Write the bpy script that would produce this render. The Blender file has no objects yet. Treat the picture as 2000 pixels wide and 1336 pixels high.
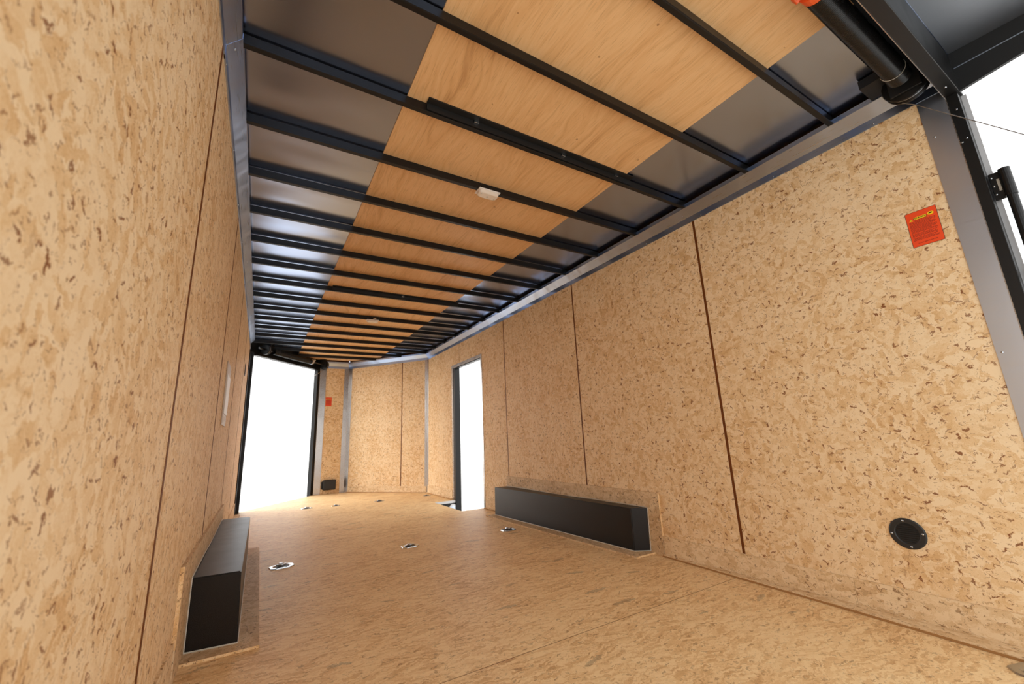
import bpy, bmesh, math, random
from mathutils import Vector, Matrix
random.seed(7)
sc = bpy.context.scene
COL = sc.collection

# ------------------------------------------------------------------ camera
cam_d = bpy.data.cameras.new('camera'); cam = bpy.data.objects.new('camera', cam_d); COL.objects.link(cam)
CAM_R = ((0.859912, -0.508615, -0.043141), (0.077378, 0.213427, -0.973890), (0.504543, 0.834122, 0.222884))
right = Vector(CAM_R[0]); down = Vector(CAM_R[1]); fwd = Vector(CAM_R[2])
m = Matrix.Identity(4)
for i in range(3):
    m[i][0] = right[i]; m[i][1] = -down[i]; m[i][2] = -fwd[i]
m[0][3], m[1][3], m[2][3] = (0.202262, 0.000000, 0.764294)
cam.matrix_world = m
cam_d.sensor_width = 36.0; cam_d.lens = 14.5680
cam_d.dof.use_dof = True; cam_d.dof.focus_distance = 2.0; cam_d.dof.aperture_fstop = 4.0
cam_d.clip_start = 0.02; cam_d.clip_end = 200
sc.camera = cam

# ------------------------------------------------------------------ sky, exposure
world = bpy.data.worlds.new('white_overcast_sky'); sc.world = world; world.use_nodes = True
bg = world.node_tree.nodes['Background']
bg.inputs[0].default_value = (1.0, 1.0, 1.0, 1); bg.inputs[1].default_value = 1.25
sc.view_settings.view_transform = 'Standard'; sc.view_settings.look = 'None'
sc.view_settings.gamma = 1.0; sc.view_settings.use_curve_mapping = False
sc.view_settings.exposure = 0.74
sun_d = bpy.data.lights.new('added_front_sun', 'SUN'); sun_d.energy = 4.2; sun_d.angle = math.radians(85); sun_d.color = (1.0, .98, .95)  # wide soft sun added from the front left to brighten the far end
sun = bpy.data.objects.new('added_front_sun', sun_d); COL.objects.link(sun)
sun.rotation_euler = Vector((.70, -.66, -.22)).to_track_quat('-Z', 'Y').to_euler(); sun.location = (-4, 14, 6)
sc.cycles.max_bounces = 12; sc.cycles.diffuse_bounces = 8; sc.cycles.glossy_bounces = 6

# ------------------------------------------------------------------ dimensions (metres)
W = 2.435                 # inside width
ZS = 2.170                # roof skin
ZB = 2.122                # underside of the roof bows
ZT = 2.035                # lower edge of the cove trim
YR = 0.291                # rear frame, inner edge
CR = (W, 6.33); NR = (1.445, 7.58); NL = (0.985, 7.58); CL = (0.0, 6.40)
PENT = [(0, 0.25), (W, 0.25), CR, NR, NL, CL]

# ------------------------------------------------------------------ materials
def s2l(c):
    return tuple(((x/255)/12.92 if x/255 <= .04045 else ((x/255+.055)/1.055)**2.4) for x in c) + (1,)
class NT:
    def __init__(self, name):
        self.m = bpy.data.materials.new(name); self.m.use_nodes = True
        self.t = self.m.node_tree; self.b = self.t.nodes['Principled BSDF']
    def n(self, typ, **kw):
        x = self.t.nodes.new('ShaderNode'+typ)
        for k, v in kw.items():
            if k in ('operation', 'data_type', 'blend_type', 'feature', 'voronoi_dimensions', 'noise_dimensions', 'rotation_type', 'interpolation', 'uv_map', 'distance', 'clamp_factor'):
                setattr(x, k, v)
            else:
                x.inputs[k].default_value = v
        return x
    def l(self, a, b): self.t.links.new(a, b)
    def math(self, op, a, b=None, clamp=False):
        x = self.t.nodes.new('ShaderNodeMath'); x.operation = op; x.use_clamp = clamp
        for i, v in enumerate((a, b)):
            if v is None: continue
            if isinstance(v, (int, float)): x.inputs[i].default_value = v
            else: self.l(v, x.inputs[i])
        return x.outputs[0]
    def vmath(self, op, a, b):
        x = self.t.nodes.new('ShaderNodeVectorMath'); x.operation = op
        for i, v in enumerate((a, b)):
            if isinstance(v, tuple): x.inputs[i].default_value = v
            else: self.l(v, x.inputs[i])
        return x.outputs[0]
    def ramp(self, fac, stops, interp='LINEAR'):
        x = self.t.nodes.new('ShaderNodeValToRGB'); r = x.color_ramp; r.interpolation = interp
        while len(r.elements) < len(stops): r.elements.new(.5)
        for e, (p, c) in zip(r.elements, stops): e.position = p; e.color = c
        self.l(fac, x.inputs[0]); return x.outputs[0]
    def mix(self, fac, a, b, mode='MIX'):
        x = self.t.nodes.new('ShaderNodeMix'); x.data_type = 'RGBA'; x.blend_type = mode
        for s, v in ((x.inputs[0], fac), (x.inputs[6], a), (x.inputs[7], b)):
            if isinstance(v, (int, float)): s.default_value = v
            elif isinstance(v, tuple): s.default_value = v
            else: self.l(v, s)
        return x.outputs[2]
    def uv(self): return self.n('UVMap', uv_map='UVMap').outputs[0]
    def noise(self, vec, scale, detail=2, rough=.5, dist=0.0, dim='3D'):
        x = self.n('TexNoise', noise_dimensions=dim); x.inputs['Scale'].default_value = scale
        x.inputs['Detail'].default_value = detail; x.inputs['Roughness'].default_value = rough
        x.inputs['Distortion'].default_value = dist
        self.l(vec, x.inputs['Vector']); return x
    def bump(self, h, strength, dist=.001):
        x = self.n('Bump'); x.inputs['Strength'].default_value = strength; x.inputs['Distance'].default_value = dist
        self.l(h, x.inputs['Height']); self.l(x.outputs[0], self.b.inputs['Normal'])

def cell_local(T, vec, scale, spread, base):
    """voronoi cell -> randomly turned local coordinates (in cell units), random value"""
    v = T.n('TexVoronoi', voronoi_dimensions='2D'); v.inputs['Scale'].default_value = scale
    T.l(vec, v.inputs['Vector'])
    sep = T.n('SeparateColor'); T.l(v.outputs['Color'], sep.inputs[0])
    loc = T.vmath('SUBTRACT', vec, v.outputs['Position'])
    ang = T.math('ADD', T.math('MULTIPLY', T.math('SUBTRACT', sep.outputs[0], .5), spread), base)
    r = T.n('VectorRotate', rotation_type='Z_AXIS'); T.l(loc, r.inputs['Vector']); T.l(ang, r.inputs['Angle'])
    return r.outputs[0], sep.outputs[1], sep.outputs[2], v.outputs['Position']

def chips(T, vec, scale, spread, base, hx, hy, prob):
    loc, r1, r2, pos = cell_local(T, vec, scale, spread, base)
    q = T.vmath('MULTIPLY', loc, (1/hx, 1/hy, 0))
    ln = T.n('VectorMath', operation='LENGTH'); T.l(q, ln.inputs[0])
    size = T.math('ADD', T.math('MULTIPLY', r2, .8), .35)
    d = T.math('LESS_THAN', ln.outputs['Value'], size)
    return T.math('MULTIPLY', d, T.math('GREATER_THAN', r1, 1-prob)), r2

def osb(name, light, mid, dark, chip, spread=3.1, base=0.0, flake=(9., 30.), contrast=1.0, chipscale=1.0, marks=0.0, rough=.62, camt=1.0):
    T = NT(name); uv = T.uv()
    wob = T.noise(uv, 42, 4, .66, dim='2D')
    uvd = T.vmath('ADD', uv, T.vmath('MULTIPLY', T.vmath('SUBTRACT', wob.outputs['Color'], (.5, .5, .5)), (.040, .040, 0)))
    loc, r1, r2, pos = cell_local(T, uvd, 16*chipscale, spread, base)
    st = T.vmath('ADD', T.vmath('MULTIPLY', loc, (flake[1], flake[0], 0)), T.vmath('MULTIPLY', pos, (37., 53., 0)))
    v1 = T.n('TexVoronoi', voronoi_dimensions='2D'); v1.inputs['Scale'].default_value = 2.2; T.l(st, v1.inputs['Vector'])
    s1 = T.n('SeparateColor'); T.l(v1.outputs['Color'], s1.inputs[0])
    grain = T.noise(T.vmath('MULTIPLY', st, (7., 1.6, 0)), 2.2, 5, .72, .6, dim='2D')
    big = T.noise(uv, 3.2, 2, .5, dim='2D')
    f = T.math('ADD', T.math('MULTIPLY', s1.outputs[0], .34), T.math('MULTIPLY', grain.outputs[0], .76))
    f = T.math('ADD', f, T.math('MULTIPLY', T.math('SUBTRACT', big.outputs[0], .5), .30))
    f = T.math('ADD', T.math('MULTIPLY', T.math('SUBTRACT', f, .5), contrast), .5)
    col = T.ramp(f, [(.0, light), (.44, light), (.68, mid), (.92, dark)])
    c1, q1 = chips(T, uvd, 17*chipscale, spread, base, .0055/chipscale, .017/chipscale, .34)
    c2, q2 = chips(T, uvd, 34*chipscale, spread*1.3, base, .0030/chipscale, .0100/chipscale, .55)
    c4, q4 = chips(T, T.vmath('ADD', uvd, (7.3, 2.1, 0)), 80*chipscale, spread*1.6, base, .0013/chipscale, .0046/chipscale, .62)
    cc1 = T.mix(q1, chip, mid)
    col = T.mix(T.math('MULTIPLY', c1, .62), col, cc1)
    col = T.mix(T.math('MULTIPLY', T.math('MULTIPLY', c2, T.math('ADD', T.math('MULTIPLY', q2, .6), .35)), .95*camt), col, chip)
    col = T.mix(T.math('MULTIPLY', T.math('MULTIPLY', c4, T.math('ADD', T.math('MULTIPLY', q4, .6), .3)), .85*camt), col, chip)
    if marks:
        c3, q3 = chips(T, uvd, 4.0, .7, base, .013, .06, marks)
        fine = T.noise(T.vmath('MULTIPLY', uv, (160., 600., 0)), 1, 1, .5, dim='2D')
        col = T.mix(T.math('MULTIPLY', T.math('MULTIPLY', c3, fine.outputs[0]), .8), col, s2l((120, 108, 92)))
    T.l(col, T.b.inputs['Base Color']); T.b.inputs['Roughness'].default_value = rough
    T.b.inputs['Specular IOR Level'].default_value = .25
    T.bump(T.math('ADD', s1.outputs[0], grain.outputs[0]), .25, .0008)
    return T.m

OSB_WALL = osb('osb_wall_boards', s2l((236, 209, 168)), s2l((222, 185, 135)), s2l((188, 136, 80)), s2l((124, 68, 28)))
OSB_KICK = osb('osb_kick_strips', s2l((232, 206, 166)), s2l((214, 180, 134)), s2l((182, 140, 96)), s2l((130, 92, 56)), base=1.57, spread=1.2)
OSB_FLOOR = osb('osb_floor_boards', s2l((244, 214, 164)), s2l((228, 188, 134)), s2l((182, 134, 86)), s2l((126, 82, 48)), spread=.9, base=1.57,
                flake=(3.2, 64.), contrast=1.15, chipscale=1.0, marks=.42, rough=.5, camt=.6)
OSB_PATCH = osb('osb_patch_boards', s2l((220, 192, 152)), s2l((200, 166, 124)), s2l((166, 130, 92)), s2l((104, 76, 48)), spread=1.6, base=1.57)

def plywood():
    T = NT('lauan_plywood_ceiling'); uv = T.uv()
    warp = T.noise(T.vmath('MULTIPLY', uv, (2.2, .7, 0)), 1.6, 2, .5, dim='2D')
    x = T.vmath('ADD', T.vmath('MULTIPLY', uv, (1., .07, 0)), T.vmath('MULTIPLY', warp.outputs['Color'], (.22, 0, 0)))
    g = T.noise(x, 46, 4, .62, .3, dim='2D'); g2 = T.noise(x, 9, 2, .5, dim='2D')
    pores = T.noise(T.vmath('MULTIPLY', uv, (260., 12., 0)), 1, 1, .5, dim='2D')
    f = T.math('ADD', T.math('MULTIPLY', g.outputs[0], .6), T.math('MULTIPLY', g2.outputs[0], .5))
    col = T.ramp(f, [(.28, s2l((192, 144, 94))), (.46, s2l((222, 176, 122))), (.62, s2l((230, 188, 136))), (.8, s2l((206, 160, 108)))])
    col = T.mix(T.math('MULTIPLY', T.math('GREATER_THAN', pores.outputs[0], .66), .22), col, s2l((150, 102, 58)))
    spots, q = chips(T, uv, 5.5, 3.1, 0, .006, .005, .3)
    col = T.mix(T.math('MULTIPLY', spots, .6), col, s2l((140, 92, 50)))
    T.l(col, T.b.inputs['Base Color']); T.b.inputs['Roughness'].default_value = .48
    T.b.inputs['Specular IOR Level'].default_value = .3
    T.bump(g.outputs[0], .15, .0005)
    return T.m
PLY = plywood()

def metal(name, col, rough, wav=0.0, wscale=3.0, brushed=0.0, metallic=1.0, wdist=.01):
    T = NT(name); co = T.n('TexCoord').outputs['Object']
    T.b.inputs['Metallic'].default_value = metallic; T.b.inputs['Base Color'].default_value = col
    nz = T.noise(T.vmath('MULTIPLY', co, (300., 6., 300.)), 1, 2, .6)
    T.l(T.math('ADD', T.math('MULTIPLY', nz.outputs[0], .10+brushed), rough-.05-brushed/2), T.b.inputs['Roughness'])
    if wav:
        w = T.noise(T.vmath('MULTIPLY', co, (1., 1.6, 1.)), wscale, 1, .4)
        T.bump(w.outputs[0], wav, wdist)
    return T.m
def skin():
    T = NT('grey_metal_roof_skin'); co = T.n('TexCoord').outputs['Object']
    T.b.inputs['Metallic'].default_value = 1.0; T.b.inputs['Base Color'].default_value = (.40, .48, .67, 1)
    T.b.inputs['Roughness'].default_value = .23
    w = T.noise(T.vmath('MULTIPLY', co, (1., 1.7, 1.)), 2.4, 1, .4); T.bump(w.outputs[0], .35, .03)
    return T.m
SKIN = skin()
ALU = metal('aluminium_trim', (.47, .45, .43, 1), .28, .35, 7.0, .05, wdist=.006)
TRIM = metal('grey_aluminium_cove_trim', (.45, .55, .74, 1), .30, .5, 6.0, .05, wdist=.010)
ALU_D = metal('dark_aluminium_trim', (.58, .64, .74, 1), .33, .2, 5.0, .06, wdist=.004)
CHROME = metal('zinc_plated_steel', (.50, .53, .55, 1), .24)
CABLE = metal('steel_cable', (.32, .32, .33, 1), .35)

def paint(name, col, rough=.35, bump=0.0, bscale=700., spec=.5):
    T = NT(name); T.b.inputs['Base Color'].default_value = col; T.b.inputs['Specular IOR Level'].default_value = spec
    co = T.n('TexCoord').outputs['Object']
    nz = T.noise(co, 9, 3, .6)
    T.l(T.math('ADD', T.math('MULTIPLY', nz.outputs[0], .12), rough-.06), T.b.inputs['Roughness'])
    if bump:
        b = T.noise(co, bscale, 1, .5); T.bump(b.outputs[0], bump, .0006)
    return T.m
BLACK = paint('black_painted_steel', (.0065, .0062, .0060, 1), .36, .1, spec=.35)
BLACK_D = paint('flat_black_steel', (.006, .006, .006, 1), .55, .1)
WELL = paint('textured_black_steel', (.0050, .0036, .0026, 1), .37, .45, 420., spec=.40)
CANOPY = metal('grey_canopy_sheet', (.30, .32, .35, 1), .5, .2, 2.0, .05, wdist=.004)
PALE = paint('pale_exterior_skin', (.55, .55, .56, 1), .4)
COIL = paint('oiled_black_spring', (.010, .010, .010, 1), .26)
PLASTIC = paint('black_plastic', (.016, .015, .014, 1), .5, .3)
GROOVE = paint('brown_vinyl_backing', s2l((106, 56, 16)), .6, spec=.2)
RAW = osb('raw_board_edge', s2l((238, 206, 158)), s2l((222, 180, 124)), s2l((176, 128, 78)), s2l((112, 74, 42)), base=1.57, spread=.3, chipscale=2.2)
EDGE = paint('dark_raw_edge', s2l((164, 122, 76)), .8, spec=.1)
CAULK = paint('grey_white_caulk', s2l((196, 190, 176)), .5)
WHITE = paint('white_plastic', s2l((228, 226, 222)), .4)
CLEAR = paint('cloudy_plastic_wrap', s2l((186, 166, 146)), .4)
ORANGE = paint('orange_painted_cone', s2l((232, 92, 34)), .45)
LENS = paint('milky_lamp_lens', s2l((232, 222, 208)), .2)
LBL_R = paint('orange_red_label_paper', s2l((234, 74, 24)), .45)
LBL_Y = paint('yellow_label_print', s2l((244, 206, 24)), .45)
LBL_K = paint('black_label_print', s2l((28, 16, 12)), .5)
LBL_B = paint('dark_red_label_print', s2l((120, 34, 14)), .5)
UNDER = paint('dark_underside', s2l((40, 34, 30)), .8)

# ------------------------------------------------------------------ helpers
def link(name, me, mat=None, parent=None):
    o = bpy.data.objects.new(name, me); COL.objects.link(o)
    if mat is not None and not me.materials: me.materials.append(mat)
    if parent is not None: o.parent = parent
    return o
def obj(name, bm, mat, parent=None, smooth=False):
    bmesh.ops.recalc_face_normals(bm, faces=bm.faces[:])
    me = bpy.data.meshes.new(name); bm.to_mesh(me); bm.free()
    if smooth:
        for p in me.polygons: p.use_smooth = True
    return link(name, me, mat, parent)
def structure(o): o['kind'] = 'structure'; return o
def thing(o, label, cat, group=None):
    o['label'] = label; o['category'] = cat
    if group: o['group'] = group
    return o
def empty(name, loc, rz=0.0):
    o = bpy.data.objects.new(name, None); o.empty_display_size = .05
    o.location = loc; o.rotation_euler = (0, 0, rz); COL.objects.link(o); return o
def box(bm, x0, x1, y0, y1, z0, z1, bev=0.0):
    vs = [bm.verts.new((x, y, z)) for x in (x0, x1) for y in (y0, y1) for z in (z0, z1)]
    fs = []
    for f in ((0, 1, 3, 2), (4, 6, 7, 5), (0, 4, 5, 1), (2, 3, 7, 6), (0, 2, 6, 4), (1, 5, 7, 3)):
        fs.append(bm.faces.new([vs[i] for i in f]))
    if bev:
        es = list({e for f in fs for e in f.edges})
        bmesh.ops.bevel(bm, geom=es, offset=bev, segments=2, affect='EDGES', profile=.5)
    return vs
def newbox(*a, **k):
    bm = bmesh.new(); box(bm, *a, **k); return bm
def prism(poly, to3d, t0, t1, uvoff=None, bm=None):
    """extrude a 2-D outline (u,v) from thickness t0 to t1; to3d(u,v,t). uv map in metres"""
    bm = bm or bmesh.new(); uvl = bm.loops.layers.uv.get('UVMap') or bm.loops.layers.uv.new('UVMap')
    off = uvoff or (random.uniform(0, 40), random.uniform(0, 40)); n = len(poly)
    rec = {}
    def mk(t):
        out = []
        for u, v in poly:
            x = bm.verts.new(to3d(u, v, t)); rec[x] = (u, v, t); out.append(x)
        return out
    A = mk(t0); B = mk(t1)
    fs = [bm.faces.new(A), bm.faces.new(B)]
    for f in fs:
        for lp in f.loops:
            u, v, t = rec[lp.vert]; lp[uvl].uv = (u+off[0], v+off[1])
    for i in range(n):
        j = (i+1) % n
        f = bm.faces.new((A[i], A[j], B[j], B[i]))
        L = math.hypot(poly[j][0]-poly[i][0], poly[j][1]-poly[i][1])
        for lp, q in zip(f.loops, ((0, 0), (L, 0), (L, t1-t0), (0, t1-t0))):
            lp[uvl].uv = (q[0]+off[0], q[1]+off[1])
    return bm
def rect(u0, u1, v0, v1): return [(u0, v0), (u1, v0), (u1, v1), (u0, v1)]
def tube(bm, pts, r, seg=10, cap=True):
    pts = [Vector(p) for p in pts]; rings = []
    up = None
    for i, p in enumerate(pts):
        d = (pts[min(i+1, len(pts)-1)]-pts[max(i-1, 0)]).normalized()
        if up is None:
            up = Vector((0, 0, 1)) if abs(d.z) < .9 else Vector((1, 0, 0))
        a = d.cross(up).normalized(); b = a.cross(d).normalized(); up = b
        rr = r[i] if isinstance(r, (list, tuple)) else r
        rings.append([bm.verts.new(p+a*rr*math.cos(2*math.pi*k/seg)+b*rr*math.sin(2*math.pi*k/seg)) for k in range(seg)])
    for A, B in zip(rings, rings[1:]):
        for k in range(seg): bm.faces.new((A[k], A[(k+1) % seg], B[(k+1) % seg], B[k]))
    if cap:
        bm.faces.new(rings[0][::-1]); bm.faces.new(rings[-1])
    return bm
def lathe(bm, prof, origin, axis, seg=28):
    """prof: list of (distance along axis, radius)"""
    o = Vector(origin); ax = Vector(axis).normalized()
    t = Vector((0, 0, 1)) if abs(ax.z) < .9 else Vector((1, 0, 0))
    a = ax.cross(t).normalized(); b = ax.cross(a).normalized(); rings = []
    for d, r in prof:
        rings.append([bm.verts.new(o+ax*d+(a*math.cos(2*math.pi*k/seg)+b*math.sin(2*math.pi*k/seg))*max(r, 1e-4)) for k in range(seg)])
    for A, B in zip(rings, rings[1:]):
        for k in range(seg): bm.faces.new((A[k], A[(k+1) % seg], B[(k+1) % seg], B[k]))
    bm.faces.new(rings[0][::-1]); bm.faces.new(rings[-1])
    return bm
def torus(bm, c, axis, R, r, seg=28, ms=8, a0=0, a1=2*math.pi):
    ax = Vector(axis).normalized(); t = Vector((0, 0, 1)) if abs(ax.z) < .9 else Vector((1, 0, 0))
    a = ax.cross(t).normalized(); b = ax.cross(a).normalized(); c = Vector(c)
    full = abs(a1-a0-2*math.pi) < 1e-6; rings = []
    for i in range(seg if full else seg+1):
        th = a0+(a1-a0)*i/seg; rad = a*math.cos(th)+b*math.sin(th)
        rings.append([bm.verts.new(c+rad*(R+r*math.cos(2*math.pi*k/ms))+ax*r*math.sin(2*math.pi*k/ms)) for k in range(ms)])
    n = len(rings)
    for i in range(n if full else n-1):
        A, B = rings[i], rings[(i+1) % n]
        for k in range(ms): bm.faces.new((A[k], A[(k+1) % ms], B[(k+1) % ms], B[k]))
    if not full: bm.faces.new(rings[0][::-1]); bm.faces.new(rings[-1])
    return bm
def seg_frame(P0, P1):
    """local frame of a wall line: s along, inward normal to the left side of P0->P1"""
    a = Vector((P0[0], P0[1], 0)); d = Vector((P1[0]-P0[0], P1[1]-P0[1], 0)); L = d.length; d.normalize()
    nrm = Vector((-d.y, d.x, 0))
    return a, d, nrm, L
def wall_map(P0, P1):
    a, d, n, L = seg_frame(P0, P1)
    return (lambda u, v, t: a+d*u+n*t+Vector((0, 0, v))), L
def screw_mesh(r=.004, h=.0025):
    bm = bmesh.new(); lathe(bm, [(0, r), (h*.6, r*.85), (h, r*.4)], (0, 0, 0), (0, 0, 1), 8)
    me = bpy.data.meshes.new('screw'); bmesh.ops.recalc_face_normals(bm, faces=bm.faces[:]); bm.to_mesh(me); bm.free(); me.materials.append(CHROME); return me
SCREW = screw_mesh()
def screw(parent, p, normal, name='screw'):
    o = link(name, SCREW, None, parent); n = Vector(normal).normalized()
    o.rotation_mode = 'QUATERNION'; o.rotation_quaternion = n.to_track_quat('Z', 'Y'); o.location = p
    return o

# ------------------------------------------------------------------ pale concrete yard around the trailer
T = NT('pale_concrete'); co = T.n('TexCoord').outputs['Object']; nz = T.noise(co, 3, 5, .6)
T.l(T.ramp(nz.outputs[0], [(.3, s2l((205, 204, 200))), (.7, s2l((226, 225, 222)))]), T.b.inputs['Base Color']); T.b.inputs['Roughness'].default_value = .8
bm = bmesh.new(); bm.faces.new([bm.verts.new(p) for p in ((-40, -40, -.55), (40, -40, -.55), (40, 40, -.55), (-40, 40, -.55))])
structure(obj('ground', bm, T.m))

# ------------------------------------------------------------------ floor
def clip(poly, a, b):     # keep part of polygon between y=a and y=b
    def cut(pl, f):
        out = []
        for i in range(len(pl)):
            p, q = pl[i], pl[(i+1) % len(pl)]; fp, fq = f(p), f(q)
            if fp >= 0: out.append(p)
            if fp*fq < 0:
                t = fp/(fp-fq); out.append((p[0]+(q[0]-p[0])*t, p[1]+(q[1]-p[1])*t))
        return out
    return cut(cut(poly, lambda p: p[1]-a), lambda p: b-p[1])
flat = lambda u, v, t: Vector((u, v, t))
XN, YN0, YN1 = 2.15, 4.43, 5.28       # step notch at the side door
sub = [(0, .25), (W, .25), (W, YN0), (XN, YN0), (XN, YN1), (W, YN1), CR, NR, NL, CL]
floor = structure(obj('floor', prism(sub, flat, -.045, -.018), UNDER))
g = .0018
seams = [.25, 1.466, 2.704, 3.93, 5.155, 6.375, 7.58]
for i in range(6):
    a, b = seams[i]+g, seams[i+1]-g
    if i == 3: pl = [(0, a), (W, a), (W, YN0), (XN, YN0), (XN, b), (0, b)]
    elif i == 4: pl = [(0, a), (XN, a), (XN, YN1), (W, YN1), (W, 6.33), (W-(b-6.33)*.79, b), (0, b)]
    else: pl = clip(PENT, a, b)
    obj('floor_panel', prism(pl, flat, -.018, 0), OSB_FLOOR, floor)
for q in seams[1:-1]:
    x1 = XN if YN0 < q < YN1 else W
    if q > 6.3: x1 = 2.39
    obj('seam_strip', prism(rect(.0, x1, q-g+.0001, q+g-.0001), flat, -.0178, -.0003), GROOVE, floor)
# step well below the side door
obj('step_edge', newbox(XN, W+.05, YN1-.006, YN1+.02, -.031, -.001), WHITE, floor)
obj('step_side', newbox(XN, W+.05, YN1-.004, YN1+.02, -.24, -.0312), BLACK_D, floor)
obj('step_riser', newbox(XN-.02, XN, YN0, YN1-.004, -.24, -.019), BLACK_D, floor)
obj('step_tread', newbox(XN, W+.05, YN0, YN1-.004, -.24, -.22), ALU_D, floor)

# ------------------------------------------------------------------ side walls
right_map = lambda u, v, t: Vector((W-t, u, v))     # u = y, v = z, t inward
left_map = lambda u, v, t: Vector((t, u, v))
TH = .011; GAP = .016
DY0, DY1, DZ = 4.45, 5.31, 1.725                   # side door opening
back = [(.30, -.018), (DY0, -.018), (DY0, DZ), (DY1, DZ), (DY1, -.018), (6.33, -.018), (6.33, ZS), (.30, ZS)]
wall_right = structure(obj('wall_right', prism(back, right_map, -.05, -TH), GROOVE))
R_G = [1.4331, 2.6513, 3.8686, 5.0907]
def wp(parent, poly, mp): return obj('wall_panel', prism(poly, mp, -TH, 0), OSB_WALL, parent)
h = GAP/2
def joint(parent, u, mp, w=GAP-.0008, top=-.0006):
    obj('joint_strip', prism(rect(u-w/2, u+w/2, .0, 2.1), mp, min(-TH+.0002, top-.001) if top < 0 else .0001, top), GROOVE, parent)
for q in R_G[:3]: joint(wall_right, q, right_map)
wp(wall_right, rect(.33, R_G[0]-h, 0, 2.1), right_map)
wp(wall_right, rect(R_G[0]+h, R_G[1]-h, 0, 2.1), right_map)
wp(wall_right, rect(R_G[1]+h, R_G[2]-h, 0, 2.1), right_map)
wp(wall_right, [(R_G[2]+h, 0), (DY0, 0), (DY0, DZ), (R_G[3]-.003, DZ), (R_G[3]-.003, 2.1), (R_G[2]+h, 2.1)], right_map)
wp(wall_right, [(R_G[3]+.003, DZ), (DY1, DZ), (DY1, 0), (6.33, 0), (6.33, 2.1), (R_G[3]+.003, 2.1)], right_map)
wall_left = structure(obj('wall_left', prism(rect(.25, 6.13, -.018, ZS), left_map, -.05, -TH), GROOVE))
L_G = [1.3933, 2.5905, 3.7252, 4.9947]
obj('joint_strip', prism(rect(R_G[3]-.0029, R_G[3]+.0029, DZ, 2.1), right_map, -TH+.0002, -.0006), GROOVE, wall_right)
for q in L_G: joint(wall_left, q, left_map, .022 if q > 2 else .019, .0012)
ys = [.25]+L_G+[6.125]
for i in range(5):
    a = ys[i]+(h if i else 0); b = ys[i+1]-(h if i < 4 else 0)
    wp(wall_left, rect(a, b, 0, 2.1), left_map)
obj('raw_edge', prism(rect(6.125, 6.132, 0, 2.1), left_map, -TH, .001), RAW, wall_left)

# front (nose) walls: CR -> NR (right face), NR -> NL (centre)
mpR, LR = wall_map(CR, NR); mpC, LC = wall_map(NR, NL)
wall_front = structure(obj('wall_front', prism(rect(0, LR, -.018, ZS), mpR, -.05, -TH), GROOVE))
gs = .49
joint(wall_front, gs, mpR)
wp(wall_front, rect(.0, gs-h, 0, 2.1), mpR); wp(wall_front, rect(gs+h, LR, 0, 2.1), mpR)
obj('backing', prism(rect(0, LC, -.018, ZS), mpC, -.05, -TH), GROOVE, wall_front)
wp(wall_front, rect(0, LC, 0, 2.1), mpC)

# ------------------------------------------------------------------ ceiling
ceiling = structure(obj('ceiling', prism([(-.05, .20), (W+.05, .20), (W+.05, 6.33), (1.46, 7.63), (.96, 7.63), (-.05, 6.42)], flat, ZS, ZS+.02), SKIN))
PX0, PX1 = .618, 1.846
for a, b in ((.338, 2.66), (2.662, 5.08), (5.082, 7.50)):
    obj('plywood_panel', prism(rect(PX0, PX1, a, b), flat, ZS-.0050, ZS-.0002), PLY, ceiling)
def xspan(y):
    def edge(P, Q): return P[0]+(Q[0]-P[0])*(y-P[1])/(Q[1]-P[1])
    x0 = .03 if y < CL[1] else edge(CL, NL)+.03
    x1 = W-.03 if y < CR[1] else edge(CR, NR)-.03
    return x0, x1
for k in range(-2, 15):
    yf = 1.46+.403*k; x0, x1 = xspan(yf)
    bm = newbox(x0, x1, yf-.0205, yf, ZB, ZS-.0055, bev=.0016)
    obj('roof_bow', bm, BLACK, ceiling)
    obj('bow_lip', newbox(x0, x1, yf-.0240, yf-.0206, ZB-.0005, ZB+.004, bev=.0007), BLACK, ceiling)
for yf, xa, xb in ((1.46, .70, 1.90), (1.46+.403*6, .66, 1.885)):
    bm = newbox(xa, xb, yf-.058, yf-.0245, ZS-.0110, ZS-.0052); box(bm, xa, xb, yf-.0285, yf-.0245, ZB+.006, ZS-.0111)
    ang = obj('angle_bar', bm, BLACK_D, ceiling)
    for x in ((.93, 1.42, 1.79) if yf < 2 else (1.3,)):
        obj('clip', newbox(x-.012, x+.012, yf-.036, yf-.0285, ZS-.024, ZS-.0115, bev=.001), CHROME, ang)

# ------------------------------------------------------------------ cove trims
def cove(name, P0, P1, mat, cuts=(), screws=0, s0=0.0, s1=None):
    mp, L = wall_map(P0, P1); s1 = L if s1 is None else s1
    prof = [(0, ZT), (.0035, ZT), (.0035, 2.072), (.046, 2.121), (.046, 2.145), (0, 2.145)]
    es = [s0]+list(cuts)+[s1]; root = None
    for i in range(len(es)-1):
        off = .0012*(1 if i % 2 == 0 and len(es) > 2 else 0); bm = bmesh.new()
        pr = [(t+(off if t > 0 else 0), z) for t, z in prof]
        A = [bm.verts.new(mp(es[i], z, t)) for t, z in pr]; B = [bm.verts.new(mp(es[i+1]+(.02 if off else 0), z, t)) for t, z in pr]
        bm.faces.new(A[::-1]); bm.faces.new(B)
        for j in range(len(pr)):
            q = (j+1) % len(pr); bm.faces.new((A[j], A[q], B[q], B[j]))
        o = obj(name if root is None else 'trim_strip', bm, mat, root)
        if root is None: root = structure(o)
    n = screws
    for i in range(n):
        s = s0+(s1-s0)*(i+.5)/n
        screw(root, mp(s, 2.046, .0048), mp(0, 0, 1)-mp(0, 0, 0))
    return root, mp
tr, mp = cove('trim_1', (W, YR+.003), CR, TRIM, cuts=(1.16, 3.56, 3.86), screws=14)
for s in (1.19, 3.59):
    screw(tr, mp(s, 2.09, .022), (-.7, 0, -.7))
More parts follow.
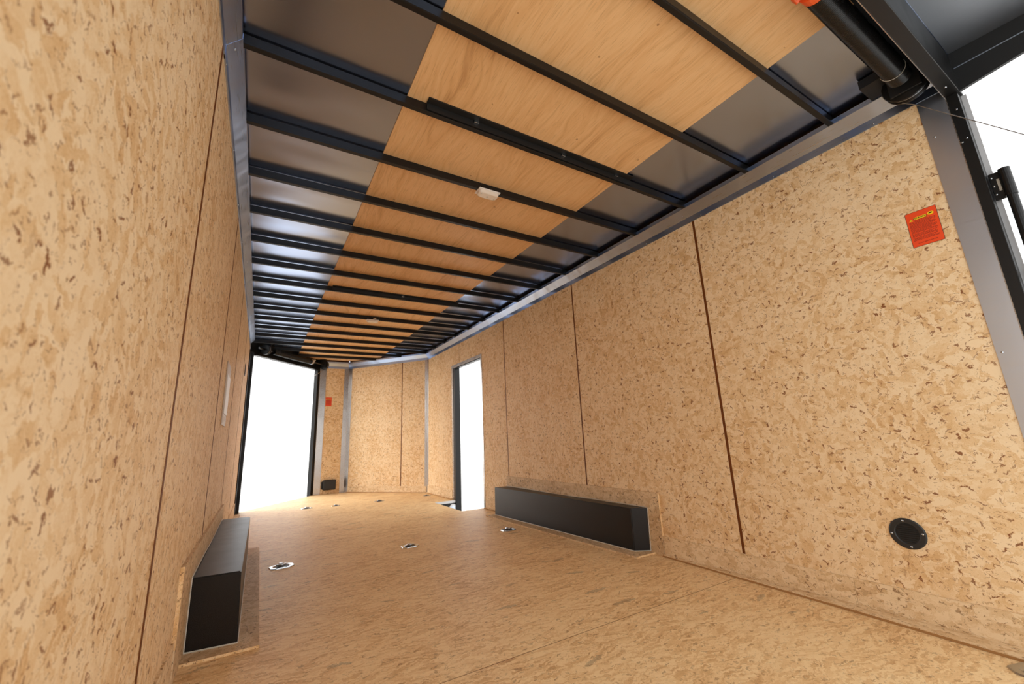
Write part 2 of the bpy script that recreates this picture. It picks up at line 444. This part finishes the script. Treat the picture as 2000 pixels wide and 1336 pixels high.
tl, mp = cove('trim_2', (0, 6.13), (0, .25), TRIM, cuts=(1.2, 3.0, 4.69), screws=12)
screw(tl, mp(4.68, 2.095, .026), (.7, 0, -.7))
cove('trim_3', CR, NR, TRIM, screws=4); cove('trim_4', NR, NL, TRIM, screws=1)

# vertical corner strips
def vstrip(bm, mp, u0, u1, z0=0.0, z1=ZT): prism(rect(u0, u1, z0, z1), mp, .0003, .0033, bm=bm)
mr, Lr = wall_map((W, .25), CR)
bm = bmesh.new(); vstrip(bm, mpR, .003, .055); vstrip(bm, mr, Lr-.028, Lr-.003); structure(obj('trim_5', bm, ALU))
bm = bmesh.new(); vstrip(bm, mpR, LR-.075, LR-.003); vstrip(bm, mpC, .003, .072); structure(obj('trim_6', bm, ALU))
bm = bmesh.new(); vstrip(bm, mpC, LC-.10, LC-.003); structure(obj('trim_7', bm, ALU))
# rear strip between the boards and the black post
bm = bmesh.new(); prism([(YR, -.018), (.357, -.018), (.357, .3), (.369, 1.9), (.371, ZT), (YR, ZT)], right_map, 0, .003, bm=bm)
rs = structure(obj('trim_8', bm, ALU_D))
for z in (.35, .98, 1.86): screw(rs, (W-.0032, .348, z), (-1, 0, 0))

# ------------------------------------------------------------------ baseboards
def kick(name, mp, spans, wid, zt):
    root = None
    for i, (a, b) in enumerate(spans):
        o = obj(name if root is None else 'kick_board', prism(rect(a, b, .0, zt), mp, 0, .008), OSB_KICK, root)
        if root is None: root = structure(o)
        if wid:
            w0, w1 = wid(a), wid(b)
            to = lambda u, v, t: mp(u, t, v)
            obj('floor_strip', prism([(a, .0082), (b, .0082), (b, w1), (a, w0)], to, .0003, .012), OSB_KICK, root)
            obj('strip_edge', prism([(a, w0+.0001), (b, w1+.0001), (b, w1+.0016), (a, w0+.0016)], to, .0003, .0085), EDGE, root)
    return root
mrt = right_map
wr = lambda y: max(.03, .105-(y-.47)*.062) if y < 1.8 else .03
kick('baseboard_right', right_map, ((.372, .95), (.951, 1.95), (3.935, DY0-.05), (DY1+.05, 6.32)), wr, .114)
kick('baseboard_left', left_map, ((.30, 1.945), (3.93, 6.12)), lambda y: .062, .142)
kick('baseboard_front', mpR, ((.02, LR-.08),), lambda y: .035, .095)

# ------------------------------------------------------------------ wheel wells
def patch_frame(name, mp, y0, y1, zt, fx0, fx1, fy0, fy1):
    p = obj(name, prism(rect(y0, y1, .0, zt), mp, .0, .0115), OSB_PATCH)
    structure(p)
    fl = [(fy0, .0117), (fy1, .0117), (fy1, fx1), (fy0, fx0)]
    obj('floor_patch', prism(fl, lambda u, v, t: mp(u, t, v), .0003, .0095), OSB_PATCH, p)
    e = bmesh.new(); prism(rect(y0-.0016, y0-.0001, .115, zt), mp, .0, .0118, bm=e); obj('raw_edge', e, RAW, p)
    e = bmesh.new(); prism([(fy0-.0016, .0117), (fy0-.0001, .0117), (fy0-.0001, fx0), (fy0-.0016, fx0)], lambda u, v, t: mp(u, t, v), .0003, .0098, bm=e); obj('raw_edge', e, RAW, p)
    return p
patch_frame('trim_9', right_map, 1.953, 3.90, .372, W-2.255, W-2.205, 2.022, 3.966)
patch_frame('trim_10', left_map, 1.955, 3.90, .372, .262, .262, 2.12, 4.05)
def wheel_well(base, top, ztop, label):
    """base: outline on the floor, wall side last two points"""
    root = empty('wheel_well_cover', (sum(p[0] for p in base)/4, sum(p[1] for p in base)/4, .0098))
    inv = root.location
    bm = bmesh.new(); z0 = .0100
    A = [bm.verts.new(Vector((x, y, z0))-inv) for x, y in base]; B = [bm.verts.new(Vector((x, y, ztop))-inv) for x, y in top]
    bm.faces.new(A[::-1]); bm.faces.new(B)
    for i in range(4):
        j = (i+1) % 4; bm.faces.new((A[i], A[j], B[j], B[i]))
    bmesh.ops.bevel(bm, geom=bm.edges[:], offset=.004, segments=2, affect='EDGES')
    obj('steel_shell', bm, WELL, root)
    # caulk beads along the floor and the wall
    bm = bmesh.new(); c = .0028
    P = [Vector((x, y, .012))-inv for x, y in base]; Q = [Vector((x, y, ztop))-inv for x, y in top]
    out = [(p-Vector((P[0]+P[2])/2)).normalized()*.003 for p in P]
    tube(bm, [P[3]+out[3], P[0]+out[0], P[1]+out[1], P[2]+out[2]], c, 6)
    tube(bm, [P[3]+out[3], Q[3]+Vector((0, 0, .001))+out[3], ], c, 6)
    mids = []
    for i in range(11):
        t = i/10; mids.append(Q[3].lerp(Q[2], t)+Vector((0, 0, .003+.006*math.sin(t*9)*math.sin(t*math.pi))))
    tube(bm, mids, c*.9, 6)
    obj('caulk_bead', bm, CAULK, root)
    return thing(root, label, 'wheel well')
xw = W-.0135
wheel_well([(2.337, 2.118), (2.291, 3.93), (xw, 3.90), (xw, 2.06)], [(2.335, 2.112), (2.293, 3.925), (xw, 3.895), (xw, 2.05)], .272,
           'long black steel wheel well cover along the right wall, near the side door')
wheel_well([(.187, 2.195), (.187, 3.83), (.0135, 3.83), (.0135, 2.215)], [(.178, 2.20), (.184, 3.82), (.0135, 3.83), (.0135, 2.215)], .273,
           'black steel wheel well cover against the left wall, sheen on its top')

# ------------------------------------------------------------------ side door frame
door1 = empty('door_1', (W, (DY0+DY1)/2, 0)); structure(door1); iv = door1.location
def shift(bm, v):
    for x in bm.verts: x.co -= v
    return bm
for nm, (a, b, c, d), mt in (('flange', (DY0-.032, DY0+.002, -.02, DZ+.042), ALU), ('flange', (DY1-.002, DY1+.046, .0, DZ+.042), ALU), ('flange', (DY0+.002, DY1-.002, DZ, DZ+.042), ALU)):
    bm = bmesh.new(); prism(rect(a, b, c, d), right_map, .0002, .004, bm=bm); obj(nm, shift(bm, iv), mt, door1)
bm = newbox(W+.0, W+.075, DY1-.055, DY1-.002, -.2, DZ); obj('jamb', shift(bm, iv), BLACK, door1)
bm = newbox(W+.0, W+.05, DY0-.03, DY0-.002, -.2, DZ); obj('jamb', shift(bm, iv), BLACK, door1)
bm = newbox(W+.0, W+.05, DY0, DY1-.055, DZ-.012, DZ+.02); obj('head', shift(bm, iv), BLACK, door1)
for z in (.3, .75, 1.2, 1.6): screw(door1, Vector((W-.0042, DY0-.016, z))-iv, (-1, 0, 0))
# round lamp in the step well
sl = empty('step_light', (2.398, YN1-.0045, -.098))
bm = bmesh.new(); lathe(bm, [(0, .056), (.008, .056), (.010, .05), (.010, .038)], (0, 0, 0), (0, -1, 0), 32); obj('rim', bm, WHITE, sl)
bm = bmesh.new(); lathe(bm, [(.0101, .037), (.012, .03), (.013, .01)], (0, 0, 0), (0, -1, 0), 24); obj('lens', bm, ALU_D, sl)
thing(sl, 'small round white rimmed light low in the step well of the side door', 'light')

# ------------------------------------------------------------------ front ramp door frame on the left nose face
A0, B0 = (.0, 6.40), NL
a, d, n, LF = seg_frame(B0, A0)                 # inward normal to the left of NL->CL
fm = lambda u, v, t: Vector((A0[0], A0[1], 0))+(-d)*u+n*t+Vector((0, 0, v))
door2 = obj('door_2', prism(rect(.0, LF, 1.985, ZS), fm, -.05, .0), BLACK); structure(door2)
obj('jamb', newbox(-.05, .046, 6.30, 6.44, -.02, 2.0), BLACK, door2)
obj('jamb', newbox(-.05, .012, 6.1335, 6.2995, -.02, 2.0), BLACK, door2)
obj('jamb', prism(rect(LF-.064, LF, -.02, 1.985), fm, -.06, .0), BLACK, door2)
obj('jamb_edge', prism(rect(LF-.030, LF-.022, .0, 1.985), fm, .0, .004), BLACK_D, door2)
bm = bmesh.new(); prism(rect(.09, LF-.09, 1.986, 1.998), fm, .0, .022, bm=bm); obj('header_lip', bm, BLACK, door2)

# ------------------------------------------------------------------ rear frame
door3 = obj('door_3', newbox(-.05, W+.05, .25, YR, 2.0, ZS-.0005, bev=.002), BLACK); structure(door3)
obj('post', newbox(W-.002, W+.05, .2575, YR-.0005, -.06, 1.9995, bev=.0015), BLACK, door3)
obj('post', newbox(-.05, -.02, .2, .2499, -.06, 1.9995, bev=.0015), BLACK, door3)
obj('edge_highlight', newbox(.0, W, YR+.0001, YR+.0025, 1.999, 2.006), ALU, door3)  # pale metal strips put in as the bevel highlight on header and post edges
obj('edge_highlight', newbox(W-.0045, W-.0025, YR-.002, YR+.0005, -.02, 1.998), ALU, door3)
obj('ceiling_plate', newbox(.0, W-.05, YR+.003, .337, ZS-.030, ZS-.001), BLACK_D, door3)
obj('corner_plate', newbox(2.262, W-.05, .405, .486, ZB+.004, ZS-.006), BLACK_D, door3)
obj('corner_skin', newbox(W+.045, W+.052, .243, .2605, .0, 1.999), PALE, door3)
for p in ((W-.0025, .272, 1.93), (W-.0025, .27, 1.80), (W-.0025, .284, 1.79)): screw(door3, p, (-1, 0, 0))
screw(door3, (2.36, .272, 1.9995), (0, 0, -1))

# rear canopy outside the opening
cn = empty('rear_canopy', (W/2, .2, 2.0)); iv = Vector((W/2, .2, 2.0))
canopy_side = [(.2495, 2.0), (.2495, ZS), (-.55, ZS-.04), (-.55, 2.11)]
bm = prism([(-.05, .248), (W+.05, .248), (W+.05, -.55), (-.05, -.55)], lambda u, v, t: Vector((u, v, ZS-.002+t-(.248-v)*.05)), 0, .004)
obj('sheet', shift(bm, iv), CANOPY, cn)
obj('side_plate', shift(prism(canopy_side, lambda u, v, t: Vector((W-.004+t, u, v-.0025)), 0, .014), iv), BLACK_D, cn)
obj('side_plate', shift(prism(canopy_side, lambda u, v, t: Vector((-.012+t, u, v-.0025)), 0, .014), iv), BLACK_D, cn)
obj('side_flange', shift(prism([(.247, ZS-.075), (.247, ZS-.072), (-.55, ZS-.082), (-.55, ZS-.085)], lambda u, v, t: Vector((W-.0055+t, u, v)), 0, .0014), iv), ALU_D, cn)
thing(cn, 'grey sheet canopy with black side plate outside above the rear opening', 'canopy')

# ------------------------------------------------------------------ torsion spring over the rear opening
def helix(bm, x0, x1, yz, R, wire, turns, seg=18, ms=6, sag=0.0):
    prev = None; n = int(turns*seg)
    for i in range(n+1):
        f = i/n; th = 2*math.pi*turns*f; x = x0+(x1-x0)*f
        z0 = yz[1]-sag*math.sin(math.pi*f)
        rad = Vector((0, math.cos(th), math.sin(th))); c = Vector((x, yz[0], z0))
        ring = [bm.verts.new(c+rad*(R+wire*math.cos(2*math.pi*k/ms))+Vector((1, 0, 0))*wire*math.sin(2*math.pi*k/ms)) for k in range(ms)]
        if prev:
            for k in range(ms): bm.faces.new((prev[k], prev[(k+1) % ms], ring[(k+1) % ms], ring[k]))
        prev = ring
    return bm
def spring_unit(root, L, x_sp0, x_sp1, R, wire, turns, drums, cone, seg, bracket_up, cone_mat=ORANGE, sag=.006):
    bm = bmesh.new(); tube(bm, [(0.02, 0, 0), (L-.02, 0, 0)], .0125, 14); obj('shaft', bm, COIL, root)
    bm = bmesh.new(); helix(bm, x_sp0, x_sp1, (0, 0), R, wire, turns, seg, 6, sag); obj('coil_spring', bm, COIL, root, smooth=True)
    # winding cone with two set bolts
    cs = 1 if cone > (x_sp0+x_sp1)/2 else -1
    bm = bmesh.new(); lathe(bm, [(0, R+.004), (.030, R+.006), (.032, R-.006), (.070, R-.012), (.072, .016)], (cone, 0, 0), (cs, 0, 0), 26)
    wc = obj('winding_cone', bm, cone_mat, root)
    for ang in (-.5, 2.6):
        bm = bmesh.new(); q = Vector((0, math.cos(ang), math.sin(ang))); lathe(bm, [(0, .013), (.03, .013), (.032, .011)], Vector((cone+cs*.052, 0, 0))+q*(R-.016), q, 10)
        obj('set_bolt', bm, cone_mat, wc)
    if cone_mat is ORANGE:
        bm = bmesh.new()
        for r in range(3):
            for c in range(3):
                th = -2.15-.20*c; q = Vector((0, math.cos(th), math.sin(th))); tdir = Vector((0, -math.sin(th), math.cos(th)))
                p = Vector((cone+cs*(.006+.009*r), 0, 0))+q*(R+.0052); ln = .0035 if (r+c) % 2 else .005
                v = [bm.verts.new(p+Vector((1, 0, 0))*sx*.0022+tdir*sy*ln+q*sq) for sq in (0, .0006) for sx, sy in ((-1, -1), (1, -1), (1, 1), (-1, 1))]
                for f in ((0, 1, 2, 3), (4, 7, 6, 5), (0, 4, 5, 1), (1, 5, 6, 2), (2, 6, 7, 3), (3, 7, 4, 0)): bm.faces.new([v[i] for i in f])
        obj('cast_marks', bm, LBL_K, wc)
    for x, sgn in drums:
        bm = bmesh.new()
        lathe(bm, [(0, .045), (.006, .072), (.012, .074), (.016, .066), (.034, .064), (.038, .072), (.046, .072), (.050, .062), (.050, .03)], (x, 0, 0), (sgn, 0, 0), 36)
        dr = obj('cable_drum', bm, BLACK, root, smooth=False)
        bm = bmesh.new(); torus(bm, (x+sgn*.026, 0, 0), (1, 0, 0), .0665, .0022, 40, 6); torus(bm, (x+sgn*.0215, 0, 0), (1, 0, 0), .0665, .0022, 40, 6)
        obj('wound_cable', bm, CABLE, dr, smooth=True)
        bm = newbox(x-sgn*.012, x-sgn*.004, -.048, .048, -.05, bracket_up, bev=.001)
        box(bm, x-sgn*.012-.028, x-sgn*.012+.028, -.048, .048, bracket_up-.005, bracket_up+.0003)
        obj('bearing_bracket', bm, BLACK_D, root)
sp = empty('torsion_spring', (.0, .366, 2.090))
spring_unit(sp, W, 1.603, 2.275, .0360, .0029, 112, ((2.318, 1), (.117, -1)), 1.600, 18, ZS-2.090-.0062, sag=.003)
bm = bmesh.new(); torus(bm, (2.205, 0, -.001), (1, 0, 0), .0390, .0012, 30, 6); obj('paint_mark', bm, CAULK, sp)
thing(sp, 'black coiled torsion spring with orange winding cone above the rear opening', 'spring')
bm = bmesh.new()
tube(bm, [(2.343, .392, 2.0185), (2.348, .36, 1.988), (2.385, .1415, 1.7035), (2.43, -.12, 1.363)], .0016, 8)
thing(obj('lift_cable', bm, CABLE), 'thin steel cable running from the drum in the top right corner to the outside', 'cable')

# the smaller spring over the front ramp door
ang = math.atan2(NL[1]-A0[1], NL[0]-A0[0])
sp2 = empty('torsion_spring', tuple(fm(.03, 2.075, .085)), ang)
spring_unit(sp2, LF-.02, .285, 1.10, .040, .0045, 80, ((.17, -1), (LF-.075, 1)), 1.112, 14, ZS-2.075-.0062, cone_mat=ALU_D, sag=.004)
thing(sp2, 'black torsion spring and cable drums over the front ramp opening', 'spring')
bm = bmesh.new(); tube(bm, [tuple(fm(LF-.030, 2.000, .090)), tuple(fm(LF-.14, 1.90, .03)), tuple(fm(LF-.5, 1.5, -.35))], .0034, 6)
thing(obj('lift_cable', bm, CHROME), 'short pale cable slanting from the drum at the right of the front ramp opening', 'cable')

# ------------------------------------------------------------------ cam bar lock outside the right rear post
cb = empty('cam_bar_lock', (W+.03, .235, 1.53)); iv = Vector(cb.location)
bm = newbox(W+.028, W+.033, .214, .2555, 1.532, 1.640, bev=.002); obj('hinge_plate', shift(bm, iv), BLACK, cb)
bm = bmesh.new(); tube(bm, [(W+.02, .214, 1.534), (W+.02, .214, 1.640)], .0155, 18); obj('barrel', shift(bm, iv), BLACK, cb, smooth=False)
bm = bmesh.new(); tube(bm, [(W+.02, .214, .30), (W+.02, .214, 1.534)], .0135, 16); obj('bar', shift(bm, iv), BLACK, cb, smooth=False)
bm = newbox(W+.0275, W+.0283, .232, .239, 1.565, 1.612); obj('slot', shift(bm, iv), CAULK, cb)
for z in (1.555, 1.588, 1.622): screw(cb, Vector((W+.0279, .249, z))-iv, (-1, 0, 0), 'bolt')
bm = newbox(W+.02, W+.04, .222, .2425, 1.225, 1.262, bev=.002); obj('keeper', shift(bm, iv), CHROME, cb)
thing(cb, 'black cam bar with bolted hinge plate outside the right rear post', 'door lock')

# ------------------------------------------------------------------ dome lights
def dome_light(x, y, label, wire):
    r = empty('dome_light', (x, y, ZB-.001))
    bm = newbox(-.066, .066, -.034, .034, -.006, .0, bev=.0025); obj('base', bm, WHITE, r)
    bm = bmesh.new()
    prof = []
    for i in range(28):
        th = 2*math.pi*i/28; ce, se = math.cos(th), math.sin(th)
        prof.append((.062*math.copysign(abs(ce)**.45, ce), .030*math.copysign(abs(se)**.55, se)))
    rings = []
    for s, z in ((1., -.0062), (.985, -.016), (.93, -.022), (.75, -.0255)):
        rings.append([bm.verts.new((x_*s, y_*s, z)) for x_, y_ in prof])
    for A, B in zip(rings, rings[1:]):
        for k in range(28): bm.faces.new((A[k], A[(k+1) % 28], B[(k+1) % 28], B[k]))
    bm.faces.new(rings[-1]); bm.faces.new(rings[0][::-1])
    obj('lens', bm, LENS, r)
    for sx, sy, rr in ((-.045, -.012, .005), (.045, .012, .005), (0, .004, .007)):
        bm = bmesh.new(); lathe(bm, [(.0, rr), (.0015, rr*.8)], (sx, sy, -.0256), (0, 0, -1), 10); obj('screw_cap', bm, CAULK, r)
    if wire:
        bm = newbox(-.004, .028, -.05, -.034, .004, .014); obj('clip', bm, CHROME, r)
    return thing(r, label, 'ceiling light')
dome_light(1.205, 1.853, 'white rounded dome light on a roof bow, nearer of the two', False)
dome_light(1.195, 1.46+.403*8-.012, 'small white dome light deep in the trailer, farther of the two', True)

# ------------------------------------------------------------------ tie-down rings
def build_ring():
    r = empty('tie_down_ring', (0, 0, 0))
    bm = bmesh.new(); out, inn, deep = [], [], []
    oc = [(-.062, -.026), (-.036, -.046), (.036, -.046), (.062, -.026), (.062, .026), (.036, .046), (-.036, .046), (-.062, .026)]
    out = [bm.verts.new((x, y, .0005)) for x, y in oc]; top = [bm.verts.new((x*.97, y*.97, .0045)) for x, y in oc]
    inn = [bm.verts.new((x*.72, y*.72, .0045)) for x, y in oc]; deep = [bm.verts.new((x*.6, y*.6, .0012)) for x, y in oc]
    for A, B in ((out, top), (top, inn), (inn, deep)):
        for k in range(8): bm.faces.new((A[k], A[(k+1) % 8], B[(k+1) % 8], B[k]))
    bm.faces.new(out[::-1]); obj('pan', bm, CHROME, r)
    bm = bmesh.new(); bm.faces.new([bm.verts.new((x*.605, y*.605, .0013)) for x, y in oc]); obj('pan_well', bm, PLASTIC, r)
    bm = bmesh.new(); torus(bm, (0, 0, 0), (0, .18, 1), .026, .0042, 24, 8)
    for v in bm.verts: v.co += Vector((0, 0, .0115))
    obj('ring', bm, CHROME, r, smooth=True)
    bm = newbox(-.012, .012, .015, .033, .0045, .0165, bev=.003); obj('clamp', bm, CHROME, r)
    bm = bmesh.new(); lathe(bm, [(0, .011), (.002, .011), (.003, .004)], (0, 0, .0012), (0, 0, 1), 12); obj('bolt', bm, PLASTIC, r)
    return r
def dup(root):
    c = root.copy(); COL.objects.link(c)
    for ch in list(root.children):
        q = ch.copy(); COL.objects.link(q); q.parent = c
    return c
proto = build_ring()
rings = [((.388, 3.348), .15, 1.15, 'tie-down ring on the floor beside the left wheel well'),
         ((1.229, 3.30), 0, 1, 'tie-down ring in the middle of the floor, between the two wheel wells'),
         ((2.065, 3.273), 0, 1, 'tie-down ring on the floor just beside the right wheel well'),
         ((.773, 6.085), .1, 1, 'tie-down ring on the floor nearest the front ramp opening'),
         ((1.103, 6.03), 0, .8, 'tie-down ring far back on the floor, second from the front ramp opening'),
         ((1.642, 5.995), 0, 1, 'tie-down ring far back on the floor before the nose wall'),
         ((2.312, 6.014), 0, .9, 'tie-down ring on the floor in the far right corner beyond the side door'),
         ((2.262, .425), 1.25, 1.25, 'tie-down ring cut by the frame in the bottom right corner')]
for i, ((x, y), rz, s, lab) in enumerate(rings):
    o = proto if i == 0 else dup(proto)
    o.location = (x, y, .0); o.rotation_euler = (0, 0, rz); o.scale = (s, s, s)
    thing(o, ('zinc plated ' + lab), 'tie-down', 'floor tie-down rings')

# ------------------------------------------------------------------ round vent
v = empty('round_vent', (W-.0002, .733, .324), -math.pi/2)
R0 = .0575
bm = bmesh.new(); prof = [(.0, R0), (.003, R0), (.005, R0-.004), (.005, .040), (.003, .037), (.0005, .036)]
seg = 40; rg = []
for dd, r in prof:
    rg.append([bm.verts.new((r*math.cos(2*math.pi*k/seg), -dd, r*math.sin(2*math.pi*k/seg))) for k in range(seg)])
for A, B in zip(rg, rg[1:]):
    for k in range(seg): bm.faces.new((A[k], A[(k+1) % seg], B[(k+1) % seg], B[k]))
bm.faces.new(rg[-1])
obj('flange', bm, PLASTIC, v)
for k in range(9):
    z = -.031+.0078*k; hw = math.sqrt(max(.036**2-z*z, 1e-6))-.0015
    bm = bmesh.new()
    q = [bm.verts.new((sx*hw, yy, zz)) for sx in (-1, 1) for yy, zz in ((-.0008, z-.0010), (-.0046, z+.0026), (-.0046, z+.0036), (-.0008, z+.0004))]
    for f in ((0, 1, 2, 3), (7, 6, 5, 4), (0, 4, 5, 1), (1, 5, 6, 2), (2, 6, 7, 3), (3, 7, 4, 0)): bm.faces.new([q[i] for i in f])
    obj('louver', bm, PLASTIC, v)
for k in range(4):
    th = k*math.pi/2+.1; screw(v, (.048*math.cos(th), -.0051, .048*math.sin(th)), (0, -1, 0))
thing(v, 'round black louvred vent low on the near right wall panel', 'vent')

# ------------------------------------------------------------------ warning labels
def text_mesh(s, size, sx=1.0, bold=0.0):
    cu = bpy.data.curves.new('t', 'FONT'); cu.body = s; cu.size = size; cu.align_x = 'CENTER'; cu.align_y = 'CENTER'; cu.offset = bold
    o = bpy.data.objects.new('t', cu); COL.objects.link(o)
    me = bpy.data.meshes.new_from_object(o.evaluated_get(bpy.context.evaluated_depsgraph_get()))
    bpy.data.objects.remove(o)
    for p in me.vertices: p.co = Vector((p.co.x*sx, 0, p.co.y))
    me.materials.clear(); return me
def plate(bm, x0, x1, z0, z1, y): bm.faces.new([bm.verts.new(p) for p in ((x0, y, z0), (x1, y, z0), (x1, y, z1), (x0, y, z1))])
def warning(loc, rz, label, seed, w=.0945, hgt=.1485):
    rnd = random.Random(seed); r = empty('warning_label', loc, rz); a, b = w/2, hgt/2
    obj('label_border', newbox(-a, a, -.0006, .0, -b, b), LBL_K, r)
    obj('label_sheet', newbox(-a+.0012, a-.0012, -.0008, -.00061, -b+.0012, b-.0012), LBL_R, r)
    y = -.00095
    bm = bmesh.new(); plate(bm, -.0235, .0145, b-.0345, b-.0245, y)
    obj('warning_bar', bm, LBL_Y, r)
    bm = bmesh.new(); bm.faces.new([bm.verts.new((.0275+.0095*math.cos(t*.3927), y, b-.0265+.0068*math.sin(t*.3927))) for t in range(16)])
    ov = obj('warning_oval', bm, LBL_Y, r)
    bm = bmesh.new()
    bm.faces.new([bm.verts.new((.0275+x, y-.0001, b-.0265+z)) for x, z in ((-.006, .0005), (-.003, .0032), (.004, .0036), (.0062, .0012), (.003, -.0002), (.0018, -.0035), (.0002, -.0008), (-.004, -.0014))])
    obj('pictogram', bm, LBL_K, ov)
    bm = bmesh.new(); bm.faces.new([bm.verts.new((x, y, z)) for x, z in ((-.0385, b-.0375), (-.0265, b-.0375), (-.0325, b-.0275))])
    tr_ = obj('warning_triangle', bm, LBL_Y, r)
    bm = bmesh.new(); plate(bm, -.0331, -.0319, b-.0345, b-.0302, y-.0001); plate(bm, -.0331, -.0319, b-.0365, b-.0353, y-.0001); obj('exclamation', bm, LBL_K, tr_)
    o = link('printed_word', text_mesh('WARNING', .0092, .92, .00025), LBL_K, r); o.location = (-.0045, y-.0001, b-.0296)
    o = link('printed_word', text_mesh('EXTREME TENSION', .0052, .92, .0001), LBL_B, r); o.location = (-.0045, y-.0001, b-.0378)
    o = link('printed_word', text_mesh('DO NOT REMOVE THIS LABEL', .0046, .95, .0001), LBL_B, r); o.location = (.0, y-.0001, -b+.0135)
    bm = bmesh.new()                                   # lines of print too small to read
    z = b-.0425; z_end = -b+.024; blanks = (14, 18)
    i = 0
    while z > z_end:
        if i in blanks: z -= .0022
        x = -.040; xe = (.040 if i % 4 != 3 else .028)-rnd.uniform(0, .008)
        while x < xe:
            l = rnd.uniform(.002, .0065); plate(bm, x, min(x+l, xe), z-.0009, z+.0009, y); x += l+.0011
        z -= .00355; i += 1
    obj('fine_print', bm, LBL_B, r)
    return thing(r, label, 'label')
warning((W-.0002, .448, 1.5165), -math.pi/2, 'orange red WARNING label near the top right on the right wall', 1)
warning((1.142, 7.58-.0002, 1.47), 0, 'small orange red label on the narrow far nose panel', 2)

# ------------------------------------------------------------------ junction box, wall vent, inlet
jb = empty('junction_box', (1.212, 7.58, .137))
obj('lid', newbox(-.092, .10, -.062, -.018, -.076, .080, bev=.014), PLASTIC, jb)
obj('back_box', newbox(-.10, .09, -.0179, -.0005, -.066, .066, bev=.003), PLASTIC, jb)
obj('side_tab', newbox(-.118, -.1005, -.03, -.004, -.055, .055, bev=.002), PLASTIC, jb)
thing(jb, 'black plastic junction box low on the narrow far nose panel', 'electrical box')
wv = empty('wall_vent', (.0, 3.06, 1.09))
obj('frame', newbox(.0004, .006, -.135, .135, -.185, .185, bev=.002), CLEAR, wv)
obj('cover', newbox(.0061, .010, -.105, .125, -.12, .11, bev=.0015), WHITE, wv)
for z0, z1 in ((.112, .175), (-.178, -.122)):
    bm = bmesh.new(); q = [bm.verts.new(p) for p in ((.0061, -.125, z0), (.0061, .13, z0), (.013, .05, (z0+z1)/2), (.0061, .13, z1), (.0061, -.125, z1))]
    for f in ((0, 1, 2), (1, 3, 2), (3, 4, 2), (4, 0, 2)): bm.faces.new([q[i] for i in f])
    obj('wrap', bm, CLEAR, wv)
thing(wv, 'flat white vent in cloudy plastic wrap on the left wall', 'vent')
bi = empty('wall_inlet', (.0, 5.32, 1.60))
obj('cover', newbox(.0004, .006, -.05, .05, -.062, .062, bev=.002), PLASTIC, bi)
obj('slot', newbox(.0061, .0075, -.03, .03, -.045, .045), BLACK_D, bi)
thing(bi, 'narrow black cover plate high on the last left wall panel', 'cover plate')
